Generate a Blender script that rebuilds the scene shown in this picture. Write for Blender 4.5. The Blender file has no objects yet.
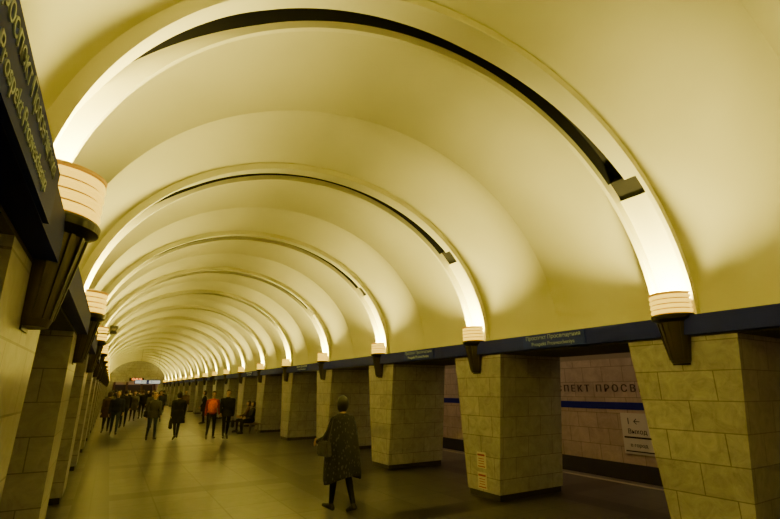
import bpy, bmesh, math, random
from mathutils import Vector, Matrix
random.seed(4)
D=bpy.data; C=bpy.context; scene=C.scene
PI=math.pi
CX=2.70            # hall axis
P=3.62; Y0=2.87    # pier pitch / first pier
NB0=-2; NB1=17
YS=Y0+P*NB0-1.9; YE=Y0+P*NB1+1.9
A=3.25; B=2.66; ZS=2.65
XW=3.12            # pier face half width
XB=3.02            # band face half width
XO=4.70            # outer pier face
XP=6.70            # platform edge
XT=8.80            # track wall

# ------------------------------------------------------------------ materials
def newmat(name):
    m=D.materials.new(name); m.use_nodes=True
    nt=m.node_tree; b=nt.nodes['Principled BSDF']
    return m,nt,b
def simple(name,col,rough=.6,metal=0,em=None,es=0,noise=0.0,scale=8,spec=.5):
    m,nt,b=newmat(name)
    b.inputs['Base Color'].default_value=(*col,1)
    b.inputs['Roughness'].default_value=rough
    b.inputs['Metallic'].default_value=metal
    b.inputs['Specular IOR Level'].default_value=spec
    if em:
        b.inputs['Emission Color'].default_value=(*em,1)
        b.inputs['Emission Strength'].default_value=es
    if noise>0:
        tc=nt.nodes.new('ShaderNodeTexCoord')
        n=nt.nodes.new('ShaderNodeTexNoise'); n.inputs['Scale'].default_value=scale
        n.inputs['Detail'].default_value=5
        r=nt.nodes.new('ShaderNodeValToRGB')
        r.color_ramp.elements[0].position=.3; r.color_ramp.elements[1].position=.7
        r.color_ramp.elements[0].color=(*[c*(1-noise) for c in col],1)
        r.color_ramp.elements[1].color=(*[min(1,c*(1+noise)) for c in col],1)
        nt.links.new(tc.outputs['Object'],n.inputs['Vector'])
        nt.links.new(n.outputs['Fac'],r.inputs['Fac'])
        nt.links.new(r.outputs['Color'],b.inputs['Base Color'])
    return m
def tilemat(name,c1,c2,mortar,w,h,ms=.012,rough=.4,offset=.5,var=.25,bump=.15,nscale=3):
    m,nt,b=newmat(name)
    tc=nt.nodes.new('ShaderNodeTexCoord')
    br=nt.nodes.new('ShaderNodeTexBrick')
    br.inputs['Scale'].default_value=1
    br.inputs['Brick Width'].default_value=w
    br.inputs['Row Height'].default_value=h
    br.inputs['Mortar Size'].default_value=ms
    br.inputs['Mortar Smooth'].default_value=.3
    br.offset=offset
    br.inputs['Color1'].default_value=(*c1,1)
    br.inputs['Color2'].default_value=(*c2,1)
    br.inputs['Mortar'].default_value=(*mortar,1)
    nt.links.new(tc.outputs['UV'],br.inputs['Vector'])
    n=nt.nodes.new('ShaderNodeTexNoise'); n.inputs['Scale'].default_value=nscale
    n.inputs['Detail'].default_value=9; n.inputs['Roughness'].default_value=.7
    n.inputs['Distortion'].default_value=1.2
    nt.links.new(tc.outputs['Object'],n.inputs['Vector'])
    mr=nt.nodes.new('ShaderNodeMapRange')
    mr.inputs['From Min'].default_value=.3; mr.inputs['From Max'].default_value=.7
    mr.inputs['To Min'].default_value=1-var; mr.inputs['To Max'].default_value=1+var
    nt.links.new(n.outputs['Fac'],mr.inputs['Value'])
    mx=nt.nodes.new('ShaderNodeMix'); mx.data_type='RGBA'; mx.blend_type='MULTIPLY'
    mx.inputs[0].default_value=1
    nt.links.new(br.outputs['Color'],mx.inputs[6]); nt.links.new(mr.outputs['Result'],mx.inputs[7])
    nt.links.new(mx.outputs[2],b.inputs['Base Color'])
    b.inputs['Roughness'].default_value=rough
    bp=nt.nodes.new('ShaderNodeBump'); bp.inputs['Strength'].default_value=bump; bp.inputs['Distance'].default_value=.01
    bp.invert=True
    nt.links.new(br.outputs['Fac'],bp.inputs['Height']); nt.links.new(bp.outputs['Normal'],b.inputs['Normal'])
    return m
M_plaster=simple('vault_plaster',(.75,.72,.44),.75,noise=.03,scale=1.3)
M_groove=simple('rib_plaster',(.80,.77,.50),.7)
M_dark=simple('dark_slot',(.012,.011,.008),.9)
M_pier=tilemat('pier_marble',(.38,.37,.335),(.31,.30,.27),(.16,.15,.13),.62,.335,.007,.28,var=.30,nscale=5)
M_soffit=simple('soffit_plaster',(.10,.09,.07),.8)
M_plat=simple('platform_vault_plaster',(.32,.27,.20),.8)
M_plinth=simple('plinth_granite',(.03,.027,.024),.4)
def floormat():
    m=tilemat('floor_granite',(.082,.080,.076),(.054,.053,.050),(.022,.021,.019),.9,.9,.014,.32,offset=0,var=.35,bump=.05,nscale=2.2)
    nt=m.node_tree; b=nt.nodes['Principled BSDF']
    b.inputs['Specular IOR Level'].default_value=.36
    old=b.inputs['Base Color'].links[0].from_socket
    tc=nt.nodes.new('ShaderNodeTexCoord')
    mp=nt.nodes.new('ShaderNodeMapping'); mp.inputs['Location'].default_value=(.0,1.06,0)
    br=nt.nodes.new('ShaderNodeTexBrick'); br.offset=0
    br.inputs['Scale'].default_value=1; br.inputs['Brick Width'].default_value=3.6; br.inputs['Row Height'].default_value=3.62
    br.inputs['Mortar Size'].default_value=.26; br.inputs['Mortar Smooth'].default_value=.02
    nt.links.new(tc.outputs['UV'],mp.inputs['Vector']); nt.links.new(mp.outputs['Vector'],br.inputs['Vector'])
    mx=nt.nodes.new('ShaderNodeMix'); mx.data_type='RGBA'; mx.blend_type='MULTIPLY'
    nt.links.new(br.outputs['Fac'],mx.inputs[0]); nt.links.new(old,mx.inputs[6]); mx.inputs[7].default_value=(.30,.28,.27,1)
    nt.links.new(mx.outputs[2],b.inputs['Base Color'])
    return m
M_floor=floormat()
M_track=tilemat('track_wall_tile',(.46,.36,.27),(.40,.31,.23),(.20,.16,.12),.6,.4,.008,.4,var=.2)
M_blue=simple('blue_band',(.008,.014,.18),.6,spec=.15)
M_bluesign=simple('blue_sign',(.012,.025,.25),.6,spec=.15)
M_letter=simple('sign_letters',(.36,.44,.55),.5)
M_bronze=simple('sconce_bronze',(.05,.04,.028),.4,.6)
M_blk=simple('sconce_black',(.012,.01,.008),.3,.6)
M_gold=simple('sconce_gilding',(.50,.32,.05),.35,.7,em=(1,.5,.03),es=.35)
M_glass=simple('sconce_glass',(.45,.30,.03),.3,em=(1,.62,.03),es=2.4)
M_refl=simple('sconce_reflector',(.85,.8,.65),.5)
M_brass=simple('dark_letters',(.06,.04,.028),.5,.1)
M_white=simple('notice_white',(.60,.56,.46),.6)
M_red=simple('notice_red',(.35,.05,.03),.6)
M_pit=simple('track_pit',(.03,.025,.02),.9)
M_steel=simple('rail_steel',(.25,.22,.18),.35,.9)
M_metal=simple('grey_metal',(.25,.24,.22),.4,.6)
M_wood=simple('bench_wood',(.12,.06,.025),.5,noise=.3,scale=20)
M_edge=simple('platform_edge',(.45,.40,.30),.6)

# ------------------------------------------------------------------ mesh helpers
def obj_from_bm(name,bm,mats,smooth=False,parent=None):
    me=D.meshes.new(name); bm.normal_update(); bm.to_mesh(me); bm.free()
    for m in mats: me.materials.append(m)
    if smooth:
        for p in me.polygons: p.use_smooth=True
    o=D.objects.new(name,me); scene.collection.objects.link(o)
    if parent: o.parent=parent
    return o
def box(bm,x0,x1,y0,y1,z0,z1,mi=0):
    vs=[bm.verts.new(v) for v in [(x0,y0,z0),(x1,y0,z0),(x1,y1,z0),(x0,y1,z0),(x0,y0,z1),(x1,y0,z1),(x1,y1,z1),(x0,y1,z1)]]
    for f in [(0,3,2,1),(4,5,6,7),(0,1,5,4),(1,2,6,5),(2,3,7,6),(3,0,4,7)]:
        fc=bm.faces.new([vs[i] for i in f]); fc.material_index=mi
def box_uv(bm):
    uv=bm.loops.layers.uv.verify(); bm.normal_update()
    for f in bm.faces:
        n=f.normal; a=max(range(3),key=lambda i:abs(n[i]))
        for l in f.loops:
            c=l.vert.co
            l[uv].uv=(c.y,c.z) if a==0 else ((c.x,c.z) if a==1 else (c.x,c.y))
def empty(name,loc=(0,0,0),rz=0):
    e=D.objects.new(name,None); scene.collection.objects.link(e); e.location=loc; e.rotation_euler=(0,0,rz); e.empty_display_size=.2
    return e

# ------------------------------------------------------------------ floor & side tunnels
bm=bmesh.new(); box(bm,CX-XP,CX+XP,YS,YE,-.25,0); box_uv(bm)
obj_from_bm('floor',bm,[M_floor])
for s,nm in ((1,'right'),(-1,'left')):
    bm=bmesh.new()
    xa,xb=sorted((CX+s*(XP-.35),CX+s*(XP-.25)))
    box(bm,xa,xb,YS,YE,0.0,.004)
    obj_from_bm('trim_platform_'+nm,bm,[M_edge])
    bm=bmesh.new()
    xa,xb=sorted((CX+s*XP,CX+s*XT)); box(bm,xa,xb,YS,YE,-1.3,-1.2)
    obj_from_bm('floor_trackbed_'+nm,bm,[M_pit])
    for k in (.45,1.75):
        bm=bmesh.new(); xc=CX+s*(XP+k); box(bm,xc-.035,xc+.035,YS,YE,-1.2,-1.05)
        obj_from_bm('rail',bm,[M_steel])
    bm=bmesh.new(); xa,xb=sorted((CX+s*XT,CX+s*(XT+.2)))
    box(bm,xa,xb,YS,YE,0,2.6); box_uv(bm)
    obj_from_bm('wall_track_'+nm,bm,[M_track])
    bm=bmesh.new(); box(bm,xa,xb,YS,YE,-1.3,0)
    obj_from_bm('wall_pit_'+nm,bm,[M_pit])
    bm=bmesh.new(); xa,xb=sorted((CX+s*(XT-.02),CX+s*XT)); box(bm,xa,xb,YS,YE,1.30,1.48)
    obj_from_bm('trim_track_stripe_'+nm,bm,[M_blue])
    bm=bmesh.new(); n=20; rows=[]
    xc=CX+s*(XO+XT)/2; ra=(XT-XO)/2+.02
    for y in (YS,YE):
        rows.append([bm.verts.new((xc+ra*math.cos(PI*i/n),y,2.5+1.3*math.sin(PI*i/n))) for i in range(n+1)])
    for i in range(n): bm.faces.new([rows[0][i],rows[0][i+1],rows[1][i+1],rows[1][i]])
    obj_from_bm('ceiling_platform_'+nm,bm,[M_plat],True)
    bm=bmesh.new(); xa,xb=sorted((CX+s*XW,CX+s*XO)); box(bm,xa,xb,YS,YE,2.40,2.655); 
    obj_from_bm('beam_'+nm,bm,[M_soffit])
    bm=bmesh.new(); xa,xb=sorted((CX+s*XB,CX+s*(XW))); box(bm,xa,xb,YS,YE,2.42,2.645)
    obj_from_bm('trim_blue_band_'+nm,bm,[M_blue])

# ------------------------------------------------------------------ piers
def pier(s,yc):
    bm=bmesh.new()
    def ring(z,hw,inx=0):
        xa,xb=CX+s*(XW+inx),CX+s*(XO-inx)
        return [bm.verts.new(v) for v in [(xa,yc-hw,z),(xb,yc-hw,z),(xb,yc+hw,z),(xa,yc+hw,z)]]
    rs=[ring(.10,.40),ring(2.398,.63)]
    def br(a,b,mi=0):
        for i in range(4):
            f=bm.faces.new([a[i],a[(i+1)%4],b[(i+1)%4],b[i]]); f.material_index=mi
    br(rs[0],rs[1]); bm.faces.new(rs[1])
    p0=ring(0,.375,.025); p1=ring(.10,.375,.025); br(p0,p1,1)
    f=bm.faces.new(rs[0])
    bmesh.ops.recalc_face_normals(bm,faces=bm.faces)
    box_uv(bm)
    uv=bm.loops.layers.uv.verify()
    for f in bm.faces:
        for l in f.loops: l[uv].uv.x+= -yc+.31 if abs(f.normal.x)>.7 else 0
    return obj_from_bm('marble_pier',bm,[M_pier,M_plinth])
for n in range(NB0,NB1+1):
    for s in (1,-1): pier(s,Y0+P*n)

# ------------------------------------------------------------------ vault
GW=.20; FW=.05; FD=-.09
def vp(th,y,o=0):
    return (CX+(A+o)*math.cos(th),y,ZS+(B+o)*math.sin(th))
AMP=.27
def bay(ya,yb,nm):
    bm=bmesh.new(); NT=72; NU=32
    for half in (0,1):
        g=[]
        for j in range(NU//2+1):
            u=j/NU+.5*half; y=ya+(yb-ya)*u
            q=j/(NU//2)
            prof=max(0,math.sin(PI*q))**.85
            row=[]
            for i in range(NT+1):
                th=PI*i/NT
                o=AMP*prof*(.35+.65*(max(0,math.sin(th))**.6))
                row.append(bm.verts.new(vp(th,y,o)))
            g.append(row)
        for j in range(NU//2):
            for i in range(NT):
                bm.faces.new([g[j][i],g[j+1][i],g[j+1][i+1],g[j][i+1]])
    obj_from_bm(nm,bm,[M_plaster],True)
def rib(yc):
    bm=bmesh.new()
    T1=math.radians(34.6); T2=math.radians(40); TL=math.radians(157); DP=.22
    G=GW; F=GW+FW
    L0=[(-F,0.02),(-F,FD),(-G,FD)]; R0=[(G,FD),(F,FD),(F,0.02)]
    low=lambda th:L0+[(-G,.03),(G,.03)]+R0
    gap=lambda th:L0+[(-G,.06),(G,.06)]+R0
    def hi(th):
        if th<PI/2:
            q=(PI/2-th)/(PI/2-T2); e=.06-.10*q**1.5; st=-.05; lip=.0
        else:
            q=(th-PI/2)/(TL-PI/2)
            e=.06-.10*q+(.24*max(0,(q-.55)/.45)**2); e=min(e,.198)
            st=-.05+.08*max(0,(q-.6)/.4)
            lip=-.05*q if q<.6 else -.03+.10*((q-.6)/.4)**1.5
        return L0+[(-G,st),(e,st),(e,DP),(G,DP),(G,lip)]+R0
    def sweep(pf,t0,t1,n,mats):
        prev=None
        for i in range(n+1):
            th=t0+(t1-t0)*i/n; prof=pf(th)
            cur=[bm.verts.new(vp(th,yc+p[0],p[1])) for p in prof]
            if prev:
                for k in range(len(prof)-1):
                    f=bm.faces.new([prev[k],prev[k+1],cur[k+1],cur[k]]); f.material_index=mats[k]
            prev=cur
    sweep(low,0,T1,18,[0]*7); sweep(low,TL,PI,12,[0]*7)
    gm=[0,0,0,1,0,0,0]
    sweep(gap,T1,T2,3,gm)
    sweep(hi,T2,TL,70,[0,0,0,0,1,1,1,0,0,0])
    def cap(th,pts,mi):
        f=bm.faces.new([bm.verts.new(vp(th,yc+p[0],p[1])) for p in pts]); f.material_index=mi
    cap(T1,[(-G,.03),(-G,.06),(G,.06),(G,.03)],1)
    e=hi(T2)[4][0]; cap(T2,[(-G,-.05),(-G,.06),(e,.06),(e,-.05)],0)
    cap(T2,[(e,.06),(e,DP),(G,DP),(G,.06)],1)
    obj_from_bm('ceiling_rib',bm,[M_groove,M_dark],False)
ys=[Y0+P*n for n in range(NB0,NB1+1)]
E_=GW+FW
bay(YS,ys[0]-E_,'ceiling_bay')
for a,b in zip(ys[:-1],ys[1:]): bay(a+E_,b-E_,'ceiling_bay')
bay(ys[-1]+E_,YE,'ceiling_bay')
for y in ys: rib(y)

# ------------------------------------------------------------------ end walls
bm=bmesh.new(); box(bm,CX-9.2,CX+9.2,YS-.2,YS,-1.3,5.9); box_uv(bm); obj_from_bm('wall_back',bm,[M_track])
bm=bmesh.new()
x0,x1=CX-2.5,CX+2.5
box(bm,CX-9.2,x0,YE,YE+.2,-1.3,5.9); box(bm,x1,CX+9.2,YE,YE+.2,-1.3,5.9); box(bm,x0,x1,YE,YE+.2,2.7,5.9); box(bm,x0,x1,YE,YE+.2,-1.3,0)
box_uv(bm); obj_from_bm('wall_front',bm,[M_pier])
bm=bmesh.new()
M_esc=simple('escalator_step',(.05,.045,.04),.5,.5)
for i in range(13):
    box(bm,x0+.05,x1-.05,YE+.25+.4*i,YE+.65+.4*i,-.15,.2*i+.02,0)
for xx in (x0+.2,CX-.85,CX+.85,x1-.2):
    for i in range(13):
        box(bm,xx-.1,xx+.1,YE+.25+.4*i,YE+.65+.4*i,0,.2*i+.95,1)
        box(bm,xx-.13,xx+.13,YE+.25+.4*i,YE+.65+.4*i,.2*i+.95,.2*i+1.0,0)
obj_from_bm('escalator',bm,[M_esc,M_wood])
bm=bmesh.new(); box(bm,x0,x1,YE+5.8,YE+5.9,0,6); box(bm,x0-.1,x0,YE+.2,YE+5.9,-.2,6); box(bm,x1,x1+.1,YE+.2,YE+5.9,-.2,6); box(bm,x0,x1,YE+.2,YE+5.9,5.9,6)
obj_from_bm('wall_escalator_shaft',bm,[M_plat])
e=empty('station_clock')
M_led=simple('led_orange',(.3,.1,.02),.5,em=(1,.28,.05),es=6)
bm=bmesh.new(); box(bm,CX-.8,CX+.8,YE-.12,YE-.005,2.85,3.2); obj_from_bm('case',bm,[M_dark],parent=e)
L=D.lights.new('shaft_fill','AREA'); L.size=2; L.energy=220; L.color=(1,.62,.32)  # added fill without a fixture, brightens the far end
lo=D.objects.new('shaft_fill',L); scene.collection.objects.link(lo); lo.location=(CX,YE+3,5.8)

# ------------------------------------------------------------------ sconces
def sconce_mesh():
    bm=bmesh.new()
    prof=[(.0,2.10,0),(.10,2.10,0),(.115,2.14,0),(.185,2.58,0),(.205,2.60,1),(.240,2.62,1),(.245,2.66,1),(.235,2.675,1),(.215,2.68,2)]
    z=2.68
    for k in range(4):
        prof+=[(.212,z+.002,2),(.214,z+.008,2),(.228,z+.013,3),(.236,z+.032,3),(.230,z+.052,3),(.212,z+.058,2)]
        z+=.060
    prof+=[(.232,z+.004,2),(.236,z+.018,2),(.225,z+.024,2),(.205,z+.02,4),(.16,2.76,4),(0,2.74,4)]
    N=28; prev=None
    for (r,zz,mi) in prof:
        cur=[bm.verts.new((r*math.sin(PI*i/N),-r*math.cos(PI*i/N),zz)) for i in range(N+1)]
        if prev:
            for i in range(N):
                try:
                    f=bm.faces.new([prev[i],prev[i+1],cur[i+1],cur[i]]); f.material_index=mi
                except: pass
        prev=cur
    bmesh.ops.remove_doubles(bm,verts=bm.verts,dist=.0004)
    for k in range(1,8):
        a=PI*k/8
        r0,r1=.108,.186
        pts=[]
        for (r,zz) in ((r0,2.14),(r1,2.58)):
            for da in (-.06,.06):
                for dr in (-.01,.012):
                    pts.append(bm.verts.new(((r+dr)*math.sin(a+da),-(r+dr)*math.cos(a+da),zz)))
        for f in [(0,1,5,4),(1,3,7,5),(3,2,6,7),(2,0,4,6),(0,2,3,1),(4,5,7,6)]:
            bm.faces.new([pts[i] for i in f])
    box(bm,-.0,.008,-.10,.10,2.08,2.70,1)
    bmesh.ops.recalc_face_normals(bm,faces=bm.faces)
    me=D.meshes.new('wall_sconce'); bm.to_mesh(me); bm.free()
    for m in (M_bronze,M_blk,M_gold,M_glass,M_refl): me.materials.append(m)
    return me
SM=sconce_mesh()
LW=172
for n in range(NB0,NB1+1):
    for s in (1,-1):
        o=D.objects.new('wall_sconce',SM); scene.collection.objects.link(o)
        o.location=(CX+s*(XW-.001),Y0+P*n,0); o.rotation_euler=(0,0,0 if s<0 else PI)
        L=D.lights.new('lamp_light','AREA'); L.shape='RECTANGLE'; L.size=.10; L.size_y=.24
        L.energy=LW; L.color=(1,.815,.205)
        lo=D.objects.new('lamp_light',L); scene.collection.objects.link(lo); lo.parent=o
        lo.location=(.085,0,2.815); lo.rotation_euler=(PI,.14,0)

M_tube=simple('tube_emitter',(.8,.7,.5),.5,em=(1,.72,.42),es=2)
for s,nm in ((1,'right'),(-1,'left')):
    for k,yy in enumerate([Y0+P*n+1.81 for n in range(NB0,NB1)]):
        bm=bmesh.new(); xc=CX+s*(XO+.75)
        box(bm,xc-.08,xc+.08,yy-.7,yy+.7,3.20,3.26,0); box(bm,xc-.05,xc+.05,yy-.68,yy+.68,3.16,3.20,1)
        box(bm,xc-.01,xc+.01,yy-.5,yy-.48,3.26,3.46,0); box(bm,xc-.01,xc+.01,yy+.48,yy+.5,3.26,3.46,0)
        o=obj_from_bm('platform_luminaire',bm,[M_metal,M_tube])
        L=D.lights.new('tube_light','AREA'); L.shape='RECTANGLE'; L.size=.12; L.size_y=1.3; L.energy=25; L.color=(1,.70,.34)
        lo=D.objects.new('tube_light',L); scene.collection.objects.link(lo); lo.parent=o
        lo.location=(xc,yy,3.15); lo.rotation_euler=(0,-s*.8,0)

# ------------------------------------------------------------------ text & signs
def text(name,body,size,loc,side,mat,spacing=1,align='CENTER',ext=.002,parent=None):
    c=D.curves.new(name,'FONT'); c.body=body; c.size=size; c.align_x=align; c.align_y='CENTER'
    c.extrude=ext; c.space_character=spacing; c.materials.append(mat)
    o=D.objects.new(name,c); scene.collection.objects.link(o)
    if side=='R': m=Matrix(((0,0,-1),(-1,0,0),(0,1,0)))
    elif side=='L': m=Matrix(((0,0,1),(1,0,0),(0,1,0)))
    else: m=Matrix(((1,0,0),(0,0,-1),(0,1,0)))
    o.matrix_world=Matrix.Translation(loc)@m.to_4x4()
    if parent: o.parent=parent
    return o
text('digits','12:45:30',.34,(CX,YE-.13,3.02),'F',M_led,parent=e)
def band_sign(s,yc,w=1.15):
    e=empty('station_name_sign')
    bm=bmesh.new(); xf=CX+s*(XB-.02); xa,xb=sorted((xf,CX+s*XB))
    box(bm,xa,xb,yc-w/2,yc+w/2,2.425,2.64)
    obj_from_bm('sign_panel',bm,[M_bluesign],parent=e)
    sd='R' if s>0 else 'L'
    xt=xf-s*.002
    text('line_1','Проспект Просвещения',.088,(xt,yc,2.585),sd,M_letter,parent=e)
    text('line_2','Prospekt Prosvescheniya',.080,(xt,yc,2.487),sd,M_letter,parent=e)
for n in (0,1,3,5,8): band_sign(1,Y0+P*n+P/2-.05)
band_sign(-1,1.45,1.3)
for n in (2,5): band_sign(-1,Y0+P*n+P/2)
for k in range(5):
    text('station_name_letters','ПРОСПЕКТ ПРОСВЕЩЕНИЯ',.26,(CX+XT-.012,10.06+k*10.86,1.82),'R',M_brass,spacing=1.45,align='LEFT',ext=.01)
    text('station_name_letters','ПРОСПЕКТ ПРОСВЕЩЕНИЯ',.26,(CX-XT+.012,4+k*10.86,1.82),'L',M_brass,spacing=1.45,align='LEFT',ext=.01)
e=empty('direction_board'); xf=CX+XT-.003
bm=bmesh.new(); box(bm,xf-.05,xf,6.58,7.38,.25,1.22,0); obj_from_bm('board',bm,[M_white],parent=e)
bm=bmesh.new(); box(bm,xf-.055,xf-.05,6.62,7.34,.62,.66,0); box(bm,xf-.055,xf-.05,6.62,7.34,.30,.33,0); obj_from_bm('rules',bm,[M_dark],parent=e)
text('line_1','1 ←',.22,(xf-.057,7.05,1.02),'R',M_dark,parent=e)
text('line_2','Выход',.16,(xf-.057,6.98,.78),'R',M_dark,parent=e)
text('line_3','в город',.12,(xf-.057,6.98,.46),'R',M_dark,parent=e)
for z,h in ((.60,.13),(.27,.13)):
    e=empty('notice_plate'); xf=CX+XW-.002
    bm=bmesh.new(); box(bm,xf-.012,xf,6.38,6.60,z-h,z+h,0); obj_from_bm('plate',bm,[M_white],parent=e)
    bm=bmesh.new()
    box(bm,xf-.015,xf-.012,6.40,6.58,z+h-.06,z+h-.03); box(bm,xf-.015,xf-.012,6.40,6.58,z-h+.02,z-h+.035)
    for q in range(3): box(bm,xf-.015,xf-.012,6.42,6.56,z-.06+q*.04,z-.05+q*.04)
    obj_from_bm('print',bm,[M_red],parent=e)
e=empty('hanging_sign')
M_lit=simple('lit_sign',(.5,.55,.6),.5,em=(.75,.8,.8),es=.7)
bm=bmesh.new(); box(bm,1.7,3.7,45.0,45.12,2.25,2.6,0); obj_from_bm('case',bm,[M_bluesign],parent=e)
bm=bmesh.new(); box(bm,1.75,2.6,44.985,45.0,2.3,2.55,0); box(bm,2.8,3.65,44.985,45.0,2.3,2.55,0); obj_from_bm('panels',bm,[M_lit],parent=e)
bm=bmesh.new(); box(bm,1.98,2.0,45.05,45.07,2.6,5.2,0); box(bm,3.4,3.42,45.05,45.07,2.6,5.2,0); obj_from_bm('rods',bm,[M_metal],parent=e)
text('label','Выход  Exit',.2,(2.7,44.98,2.43),'F',M_blue,parent=e)
e=empty('security_camera')
bm=bmesh.new(); box(bm,-.31,-.10,9.0,9.02,2.70,2.72); box(bm,-.33,-.31,8.97,9.05,2.6,2.75); obj_from_bm('bracket',bm,[M_metal],parent=e)
bm=bmesh.new(); box(bm,-.14,-.04,8.78,9.12,2.72,2.81); box(bm,-.15,-.03,8.74,9.14,2.81,2.825)
r=bmesh.ops.create_cone(bm,cap_ends=True,segments=16,radius1=.035,radius2=.03,depth=.08,matrix=Matrix.Translation((-.09,8.75,2.765))@Matrix.Rotation(PI/2,4,'X'))
obj_from_bm('housing',bm,[M_metal],parent=e)

def bench(x,y):
    bm=bmesh.new()
    for i in range(4): box(bm,x-.22+i*.115,x-.12+i*.115,y-.8,y+.8,.38,.405,0)
    for yy in (y-.6,y+.6):
        box(bm,x-.2,x-.15,yy-.03,yy+.03,0,.38,1); box(bm,x+.15,x+.2,yy-.03,yy+.03,0,.38,1); box(bm,x-.2,x+.2,yy-.03,yy+.03,.33,.38,1)
    obj_from_bm('bench',bm,[M_wood,M_metal])
bench(5.5,Y0+P*5)

# ------------------------------------------------------------------ people
M_skin=simple('skin',(.50,.32,.22),.55)
M_eye=simple('eye',(.02,.015,.01),.2)
M_lip=simple('lip',(.35,.10,.08),.5)
def cloth(name,c,n=.2): return simple(name,c,.85,noise=n,scale=25,spec=.2)
def limb(bm,pts,rad,seg=12,flat=1.0):
    pts=[Vector(p) for p in pts]
    for p,r in zip(pts,rad):
        bmesh.ops.create_uvsphere(bm,u_segments=seg,v_segments=8,radius=r,matrix=Matrix.Translation(p))
    for a,b,ra,rb in zip(pts[:-1],pts[1:],rad[:-1],rad[1:]):
        d=b-a
        if d.length<1e-4: continue
        q=d.to_track_quat('Z','Y').to_matrix().to_4x4()
        bmesh.ops.create_cone(bm,cap_ends=True,segments=seg,radius1=ra,radius2=rb,depth=d.length,matrix=Matrix.Translation((a+b)/2)@q)
def loft(bm,rings,N=20):
    prev=None; first=None
    for (c,rx,ry) in rings:
        cur=[bm.verts.new((c[0]+rx*math.cos(2*PI*i/N),c[1]+ry*math.sin(2*PI*i/N),c[2])) for i in range(N)]
        if prev:
            for i in range(N): bm.faces.new([prev[i],prev[(i+1)%N],cur[(i+1)%N],cur[i]])
        else: bm.faces.new(cur[::-1])
        prev=cur
    bm.faces.new(prev)
def fuse(o,vox,it=3):
    m=o.modifiers.new('fuse','REMESH'); m.mode='VOXEL'; m.voxel_size=vox; m.use_smooth_shade=True
    s=o.modifiers.new('soft','SMOOTH'); s.factor=.5; s.iterations=it
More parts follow.
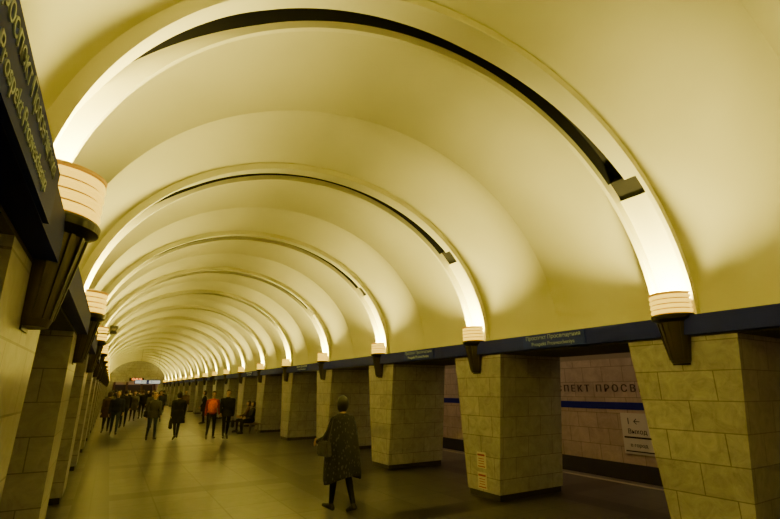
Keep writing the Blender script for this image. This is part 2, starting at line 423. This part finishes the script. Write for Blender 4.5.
def person(name,loc,head,height=1.7,top=None,legs=None,hair=None,shoe=None,skirt=0,skirt_w=.24,skirt_mat=None,
           stride=1.0,lead=1,seated=False,arms=((12,15),(-14,12)),woman=False,longhair=False,bag=None,vox=.018,lean=.02,vest=None,puff=1.0,capelet=False):
    E=empty(name,loc,math.radians(head)); k=height/1.73; E.scale=(k,k,k)
    if seated: la=[(86,84),(88,92)]
    else: la=[(20*stride,5),(-12*stride,20*stride)]
    if lead<0: la=la[::-1]
    LJ=[]
    for sx,(a,b) in zip((-1,1),la):
        a=math.radians(a); b=math.radians(b)
        hip=Vector((sx*.09,0,0)); kn=hip+.43*Vector((0,math.sin(a),-math.cos(a)))
        sh=a-b; an=kn+.41*Vector((0,math.sin(sh),-math.cos(sh)))
        fp=min(0,sh*.9) if not seated else 0
        if sh>0.1 and not seated: fp=.12
        toe=an+Vector((sx*.02,.17*math.cos(fp),-.055+.17*math.sin(fp)))
        heel=an+Vector((0,-.045,-.05+(-.045)*math.sin(fp)))
        LJ.append((hip,kn,an,heel,toe))
    mn=min(min(j[3].z-.035,j[4].z-.03) for j in LJ); H=-mn
    up=Vector((0,0,H))
    LJ=[tuple(p+up for p in j) for j in LJ]
    ly=lambda z:lean*z*2
    def T(x,y,z): return (x,y+ly(z),z+H)
    hw=.17 if woman else .19
    bm=bmesh.new()
    for (hip,kn,an,heel,toe) in LJ: limb(bm,[hip,(hip+kn)/2,kn,(kn*.65+an*.35),an],[.088*puff,.078,.058,.055,.038])
    loft(bm,[(T(0,0,-.06),.13,.10),(T(0,0,.02),.165,.115),(T(0,0,.10),.145,.105)])
    fuse(obj_from_bm('trousers',bm,[legs],True,E),vox)
    bm=bmesh.new()
    for (hip,kn,an,heel,toe) in LJ: limb(bm,[an,heel,(heel+toe)/2+Vector((0,0,.012)),toe],[.042,.036,.043,.031])
    fuse(obj_from_bm('shoes',bm,[shoe],True,E),.012,1)
    bm=bmesh.new(); p=puff
    loft(bm,[(T(0,0,-.04),.160*p,.115*p),(T(0,0,.05),.165*p,.118*p),(T(0,0,.15),(.13 if woman else .15)*p,.10*p),(T(0,0.01,.30),(.155 if woman else .175)*p,.12*p),
             (T(0,0,.42),(hw)*p,.11*p),(T(0,0,.475),hw*.8,.085),(T(0,0,.51),.085,.07),(T(0,0,.54),.06,.055)])
    wr=[]
    for sx,(a,b) in zip((-1,1),arms):
        a=math.radians(a); b=math.radians(b)
        s0=Vector(T(sx*(hw+.01),0,.435)); out=.13 if not capelet else .38
        el=s0+.28*Vector((sx*out,math.sin(a),-math.cos(a))).normalized()
        fo=a+b; ho=sx*(.04 if b<50 else (-.45 if not capelet else .1))
        w=el+.24*Vector((ho,math.sin(fo),-math.cos(fo))).normalized()
        limb(bm,[Vector(T(sx*.10,0,.44)),s0,(s0+el)/2,el,w],[.07,.064*p,.056*p,.048*p,.038*p])
        wr.append((sx,w,(w-el).normalized()))
    tor=obj_from_bm('jacket',bm,[top],True,E); fuse(tor,vox)
    if skirt:
        bm=bmesh.new(); N=40; prev=None
        z1=.12; z0=-skirt; R=10
        for j in range(R+1):
            u=j/R; z=z1+(z0-z1)*u
            rx=(.15+(skirt_w-.15)*u**.8)*p; ry=(.112+(skirt_w*.72-.112)*u**.8)*p
            cur=[]
            for i in range(N):
                t=2*PI*i/N; f=1+.05*u*math.sin(7*t)+.03*u*math.sin(11*t+1)
                cur.append(bm.verts.new(T(rx*f*math.cos(t),ry*f*math.sin(t),z)))
            if prev:
                for i in range(N): bm.faces.new([prev[i],prev[(i+1)%N],cur[(i+1)%N],cur[i]])
            prev=cur
        o=obj_from_bm('coat_skirt',bm,[skirt_mat or top],True,E)
        sm=o.modifiers.new('th','SOLIDIFY'); sm.thickness=.012
    if capelet:
        bm=bmesh.new(); N=48; prev=None
        zz=[.525,.50,.465,.42,.34,.2,.05,-.1,-.25,-.46]
        rx=[.07,.12,.19,.235,.265,.29,.31,.325,.34,.345]
        ry=[.065,.09,.115,.13,.145,.16,.175,.19,.20,.21]
        for j,z in enumerate(zz):
            u=j/(len(zz)-1); cur=[]
            for i in range(N):
                t=2*PI*i/N; f=1+.035*u*math.sin(6*t+.5)+.02*u*math.sin(13*t)
                cur.append(bm.verts.new(T(rx[j]*f*math.cos(t),ry[j]*f*math.sin(t),z+ (.05*u*math.cos(2*t)*-1))))
            if prev:
                for i in range(N): bm.faces.new([prev[i],prev[(i+1)%N],cur[(i+1)%N],cur[i]])
            prev=cur
        o=obj_from_bm('poncho_coat',bm,[skirt_mat or top],True,E)
        sm=o.modifiers.new('th','SOLIDIFY'); sm.thickness=.012
        ss=o.modifiers.new('ss','SUBSURF'); ss.levels=1; ss.render_levels=1
    if vest:
        bm=bmesh.new()
        loft(bm,[(T(0,0,.02),.178*p,.13*p),(T(0,0,.15),.158*p,.118*p),(T(0,0.01,.30),.185*p,.133*p),(T(0,0,.40),hw*p,.122*p),(T(0,0,.46),.14,.1)])
        obj_from_bm('vest',bm,[vest],True,E)
    bm=bmesh.new()
    for sx,w,d in wr:
        fwd=Vector((0,1,0)); th=(fwd-d*fwd.dot(d)).normalized() if abs(d.y)<.9 else Vector((0,0,1))
        nn=Vector((-sx,0,0)); nn=(nn-d*nn.dot(d)-th*nn.dot(th)).normalized()
        limb(bm,[w-d*.02,w+d*.02],[.026,.024],8)
        for q in range(4): limb(bm,[w+d*.015+th*(.012-.008*q),w+d*.085+th*(.03-.02*q)],[.013,.011],8)
        for q,ln in enumerate((.068,.078,.072,.056)):
            b0=w+d*.08+th*(.031-.0205*q)
            p1=b0+(d*.92+nn*.25).normalized()*ln*.42; p2=p1+(d*.75+nn*.6).normalized()*ln*.32; p3=p2+(d*.45+nn*.85).normalized()*ln*.26
            limb(bm,[b0,p1,p2,p3],[.0105,.0095,.0085,.0075],8)
        t0=w+d*.025+th*.022; t1=t0+(d*.6+th*.8).normalized()*.035; t2=t1+(d*.85+th*.35+nn*.3).normalized()*.03; t3=t2+(d*.9+nn*.4).normalized()*.024
        limb(bm,[t0,t1,t2,t3],[.014,.012,.0105,.009],8)
    obj_from_bm('hands',bm,[M_skin],True,E)
    hc=Vector(T(0,.015,.685))
    bm=bmesh.new()
    limb(bm,[T(0,-.005,.50),T(0,.0,.60)],[.052,.050])
    r=bmesh.ops.create_uvsphere(bm,u_segments=24,v_segments=16,radius=1)
    for v in r['verts']:
        x,y,z=v.co
        jaw=1-.32*max(0,-z)**1.2
        v.co=hc+Vector((x*.074*jaw,y*.093*(1-.12*max(0,-z))+(.008 if z<0 and y>0 else 0),z*.112))
    limb(bm,[hc+Vector((0,.088,.012)),hc+Vector((0,.104,-.018))],[.009,.013],8)
    for sx in (-1,1):
        rr=bmesh.ops.create_uvsphere(bm,u_segments=10,v_segments=8,radius=1)
        for v in rr['verts']: v.co=hc+Vector((sx*.076,-.005,-.005))+Vector((v.co.x*.010,v.co.y*.018,v.co.z*.030))
    fuse(obj_from_bm('head',bm,[M_skin],True,E),.008,1)
    bm=bmesh.new()
    for sx in (-1,1): bmesh.ops.create_uvsphere(bm,u_segments=10,v_segments=8,radius=.010,matrix=Matrix.Translation(hc+Vector((sx*.030,.083,.005))))
    nf=len(bm.faces)
    rr=bmesh.ops.create_uvsphere(bm,u_segments=10,v_segments=6,radius=1)
    for v in rr['verts']: v.co=hc+Vector((v.co.x*.022,.086+v.co.y*.008,-.048+v.co.z*.006))
    bm.faces.ensure_lookup_table()
    for f in bm.faces[nf:]: f.material_index=1
    obj_from_bm('face',bm,[M_eye,M_lip],True,E)
    bm=bmesh.new(); rr=bmesh.ops.create_uvsphere(bm,u_segments=24,v_segments=18,radius=1)
    zmin=-1.0 if longhair else -.45
    for v in rr['verts']:
        x,y,z=v.co
        fx=.086; fz=.125
        if longhair: fx=.102; fz=.130
        zz=z*fz
        if longhair and z<0: zz=z*.155
        v.co=hc+Vector((x*fx,y*.102-.012,zz+.006))
    kill=[v for v in bm.verts if (v.co-hc).y>.035 and (v.co-hc).z<.055 or (v.co-hc).z<zmin*.112-.02]
    bmesh.ops.delete(bm,geom=kill,context='VERTS')
    o=obj_from_bm('hair',bm,[hair],True,E); sm=o.modifiers.new('th','SOLIDIFY'); sm.thickness=.014; sm.offset=-1
    if bag:
        sx,mat,kind=bag
        bm=bmesh.new()
        if kind=='shoulder':
            bx=sx*(.27 if not capelet else .37)
            c=Vector(T(bx,.0,.02))
            rr=bmesh.ops.create_cube(bm,size=1)
            for v in rr['verts']:
                v.co=c+Vector((v.co.x*.10,v.co.y*.30*(1 if v.co.z<0 else .8),v.co.z*.22))
            bmesh.ops.bevel(bm,geom=bm.edges[:],offset=.02,segments=2,affect='EDGES')
            limb(bm,[c+Vector((0,-.1,.10)),Vector(T(sx*.22,-.03,.46)),c+Vector((0,.1,.10))],[.008]*3,6)
        else:
            w=[q[1] for q in wr if q[0]==sx][0]
            c=w+Vector((0,0,-.34))
            rr=bmesh.ops.create_cube(bm,size=1)
            for v in rr['verts']: v.co=c+Vector((v.co.x*.09,v.co.y*.28*(1 if v.co.z<0 else .85),v.co.z*.26))
            bmesh.ops.bevel(bm,geom=bm.edges[:],offset=.02,segments=2,affect='EDGES')
            limb(bm,[c+Vector((0,-.08,.12)),w+Vector((0,0,-.08)),c+Vector((0,.08,.12))],[.007]*3,6)
        obj_from_bm('bag',bm,[mat],False,E)
    return E
def patterned():
    m,nt,b=newmat('patterned_wool')
    tc=nt.nodes.new('ShaderNodeTexCoord')
    v=nt.nodes.new('ShaderNodeTexVoronoi'); v.inputs['Scale'].default_value=26
    mp=nt.nodes.new('ShaderNodeMapping'); mp.inputs['Scale'].default_value=(1,1,.55)
    nt.links.new(tc.outputs['Object'],mp.inputs['Vector']); nt.links.new(mp.outputs['Vector'],v.inputs['Vector'])
    r=nt.nodes.new('ShaderNodeValToRGB'); r.color_ramp.elements[0].position=.18; r.color_ramp.elements[1].position=.34
    r.color_ramp.elements[0].color=(.06,.06,.064,1); r.color_ramp.elements[1].color=(.007,.008,.012,1)
    nt.links.new(v.outputs['Distance'],r.inputs['Fac']); nt.links.new(r.outputs['Color'],b.inputs['Base Color'])
    b.inputs['Roughness'].default_value=.9
    return m
M_pat=patterned()
K=dict(
 black=cloth('cloth_black',(.012,.012,.014)), navy=cloth('cloth_navy',(.018,.022,.04)), grey=cloth('cloth_grey',(.06,.058,.056)),
 brown=cloth('cloth_brown',(.06,.035,.02)), olive=cloth('cloth_olive',(.05,.05,.03)), red=cloth('cloth_red',(.30,.035,.02)),
 orange=cloth('cloth_orange',(.75,.16,.04)), jean=cloth('cloth_denim',(.035,.05,.085)), beige=cloth('cloth_beige',(.20,.17,.12)),
 hair1=simple('hair_dark',(.010,.008,.006),.5), hair2=simple('hair_brown',(.05,.028,.014),.55), hair3=simple('hair_fair',(.20,.13,.06),.6),
 shoe=simple('shoe_leather',(.012,.010,.009),.4), white=cloth('cloth_white',(.55,.5,.42)))
person('woman_in_patterned_coat',(3.27,6.86,0),14,1.67,top=M_pat,legs=K['black'],hair=K['hair1'],shoe=K['shoe'],capelet=True,skirt_mat=M_pat,
       stride=.6,lead=1,woman=True,longhair=True,arms=((10,60),(4,12)),vox=.012,bag=(-1,K['grey'],'shoulder'))
cr=[
 (2.35,19.5,5,1.70,'black','black','hair1',.35,True,True,(-1,'black','hand'),.9,None,1.2),
 (1.52,19.6,185,1.68,'grey','jean','hair3',.12,True,True,(1,'black','shoulder'),.9,None,1.05),
 (1.85,25.2,10,1.72,'grey','jean','hair2',0,False,False,None,.8,None,1.1),
 (3.45,18.8,180,1.72,'red','black','hair1',0,True,False,None,.7,'orange',1.0),
 (3.95,18.6,176,1.78,'black','black','hair2',.15,False,False,(-1,'black','hand'),.9,None,1.1),
 (8.2,15.8,90,1.74,'black','black','hair1',.2,False,False,None,.1,None,1.1),
 (.05,24.0,0,1.70,'brown','black','hair2',.3,True,True,(1,'brown','shoulder'),.8,None,1.1),
 (.35,22.4,180,1.72,'navy','jean','hair3',0,False,False,None,.9,None,1.1),
 (.75,26.5,0,1.76,'black','navy','hair1',0,False,False,None,.9,None,1.1),
 (1.33,31.5,180,1.70,'grey','black','hair1',.3,True,True,None,.9,None,1.1),
 (1.9,34.0,0,1.75,'black','black','hair2',0,False,False,None,.9,None,1.1),
 (2.6,30.0,175,1.72,'navy','black','hair2',0,False,False,None,.7,None,1.1),
 (3.1,36.5,0,1.68,'red','black','hair1',.3,True,True,None,.9,None,1.1),
 (.6,35.0,10,1.74,'black','grey','hair1',0,False,False,None,.9,None,1.1),
 (.1,30.5,180,1.70,'olive','black','hair1',0,False,False,None,.8,None,1.1),
 (1.2,41.0,180,1.72,'black','black','hair1',0,False,False,None,.9,None,1.1),
 (2.1,43.0,0,1.72,'grey','jean','hair2',0,False,False,None,.9,None,1.1),
 (3.0,47.0,180,1.70,'black','black','hair1',.3,True,True,None,.9,None,1.1),
 (.5,46.0,0,1.75,'navy','black','hair1',0,False,False,None,.9,None,1.1),
 (3.8,42.0,0,1.72,'black','black','hair1',0,False,False,None,.9,None,1.1),
 (1.7,52.0,180,1.72,'beige','black','hair1',0,False,False,None,.9,None,1.1),
 (2.5,55.0,0,1.72,'black','black','hair1',0,False,False,None,.9,None,1.1),
 (4.3,33.0,180,1.72,'brown','black','hair1',0,False,False,None,.7,None,1.1),
 (4.6,27.5,90,1.72,'black','black','hair1',.3,True,True,None,.2,None,1.1),
 (.2,38.0,0,1.72,'black','black','hair1',0,False,False,None,.9,None,1.1),
 (.9,50.0,0,1.72,'black','black','hair1',0,False,False,None,.9,None,1.1),
]
for i,(x,y,h,ht,t,l,hr,sk,wm,lg,bg,st,vs,pf) in enumerate(cr):
    person('woman_walking' if wm else 'man_walking',(x,y,0),h,ht,top=K[t],legs=K[l],hair=K[hr],shoe=K['shoe'],skirt=sk,skirt_w=.22,
      stride=st,lead=1 if i%2 else -1,woman=wm,longhair=lg,bag=(bg[0],K[bg[1]],bg[2]) if bg else None,vest=K[vs] if vs else None,puff=pf,
      arms=((14,20),(-12,12)) if i%2 else ((-12,14),(14,25)))
for yy,t,hh in ((Y0+P*5-.45,'black',96),(Y0+P*5+.3,'brown',84)):
    person('person_sitting',(5.42,yy,0),hh,1.70,top=K[t],legs=K['black'],hair=K['hair1'],shoe=K['shoe'],seated=True,woman=True,longhair=True,
       arms=((28,50),(26,52)),lean=-.02,puff=1.1)

# ------------------------------------------------------------------ world + camera
w=D.worlds.new('World'); scene.world=w; w.use_nodes=True
w.node_tree.nodes['Background'].inputs[0].default_value=(.02,.015,.008,1); w.node_tree.nodes['Background'].inputs[1].default_value=.3
f=445.0; vx,vy=110-390,-(390-260)
Yc=Vector((vx,vy,f)).normalized()
Zc=Vector((0,f*f/(-vy),f)).normalized()
Xc=Yc.cross(Zc)
if Xc.x<0: Xc=-Xc
right=Vector((Xc.x,Yc.x,Zc.x)); upv=Vector((Xc.y,Yc.y,Zc.y)); fw=Vector((Xc.z,Yc.z,Zc.z))
cam=D.cameras.new('camera'); co=D.objects.new('camera',cam); scene.collection.objects.link(co)
cam.sensor_width=36; cam.lens=f/780*36; cam.clip_end=200; cam.clip_start=.02
m=Matrix((( right.x,upv.x,-fw.x,0),(right.y,upv.y,-fw.y,0),(right.z,upv.z,-fw.z,1.8),(0,0,0,1)))
co.matrix_world=m
scene.camera=co
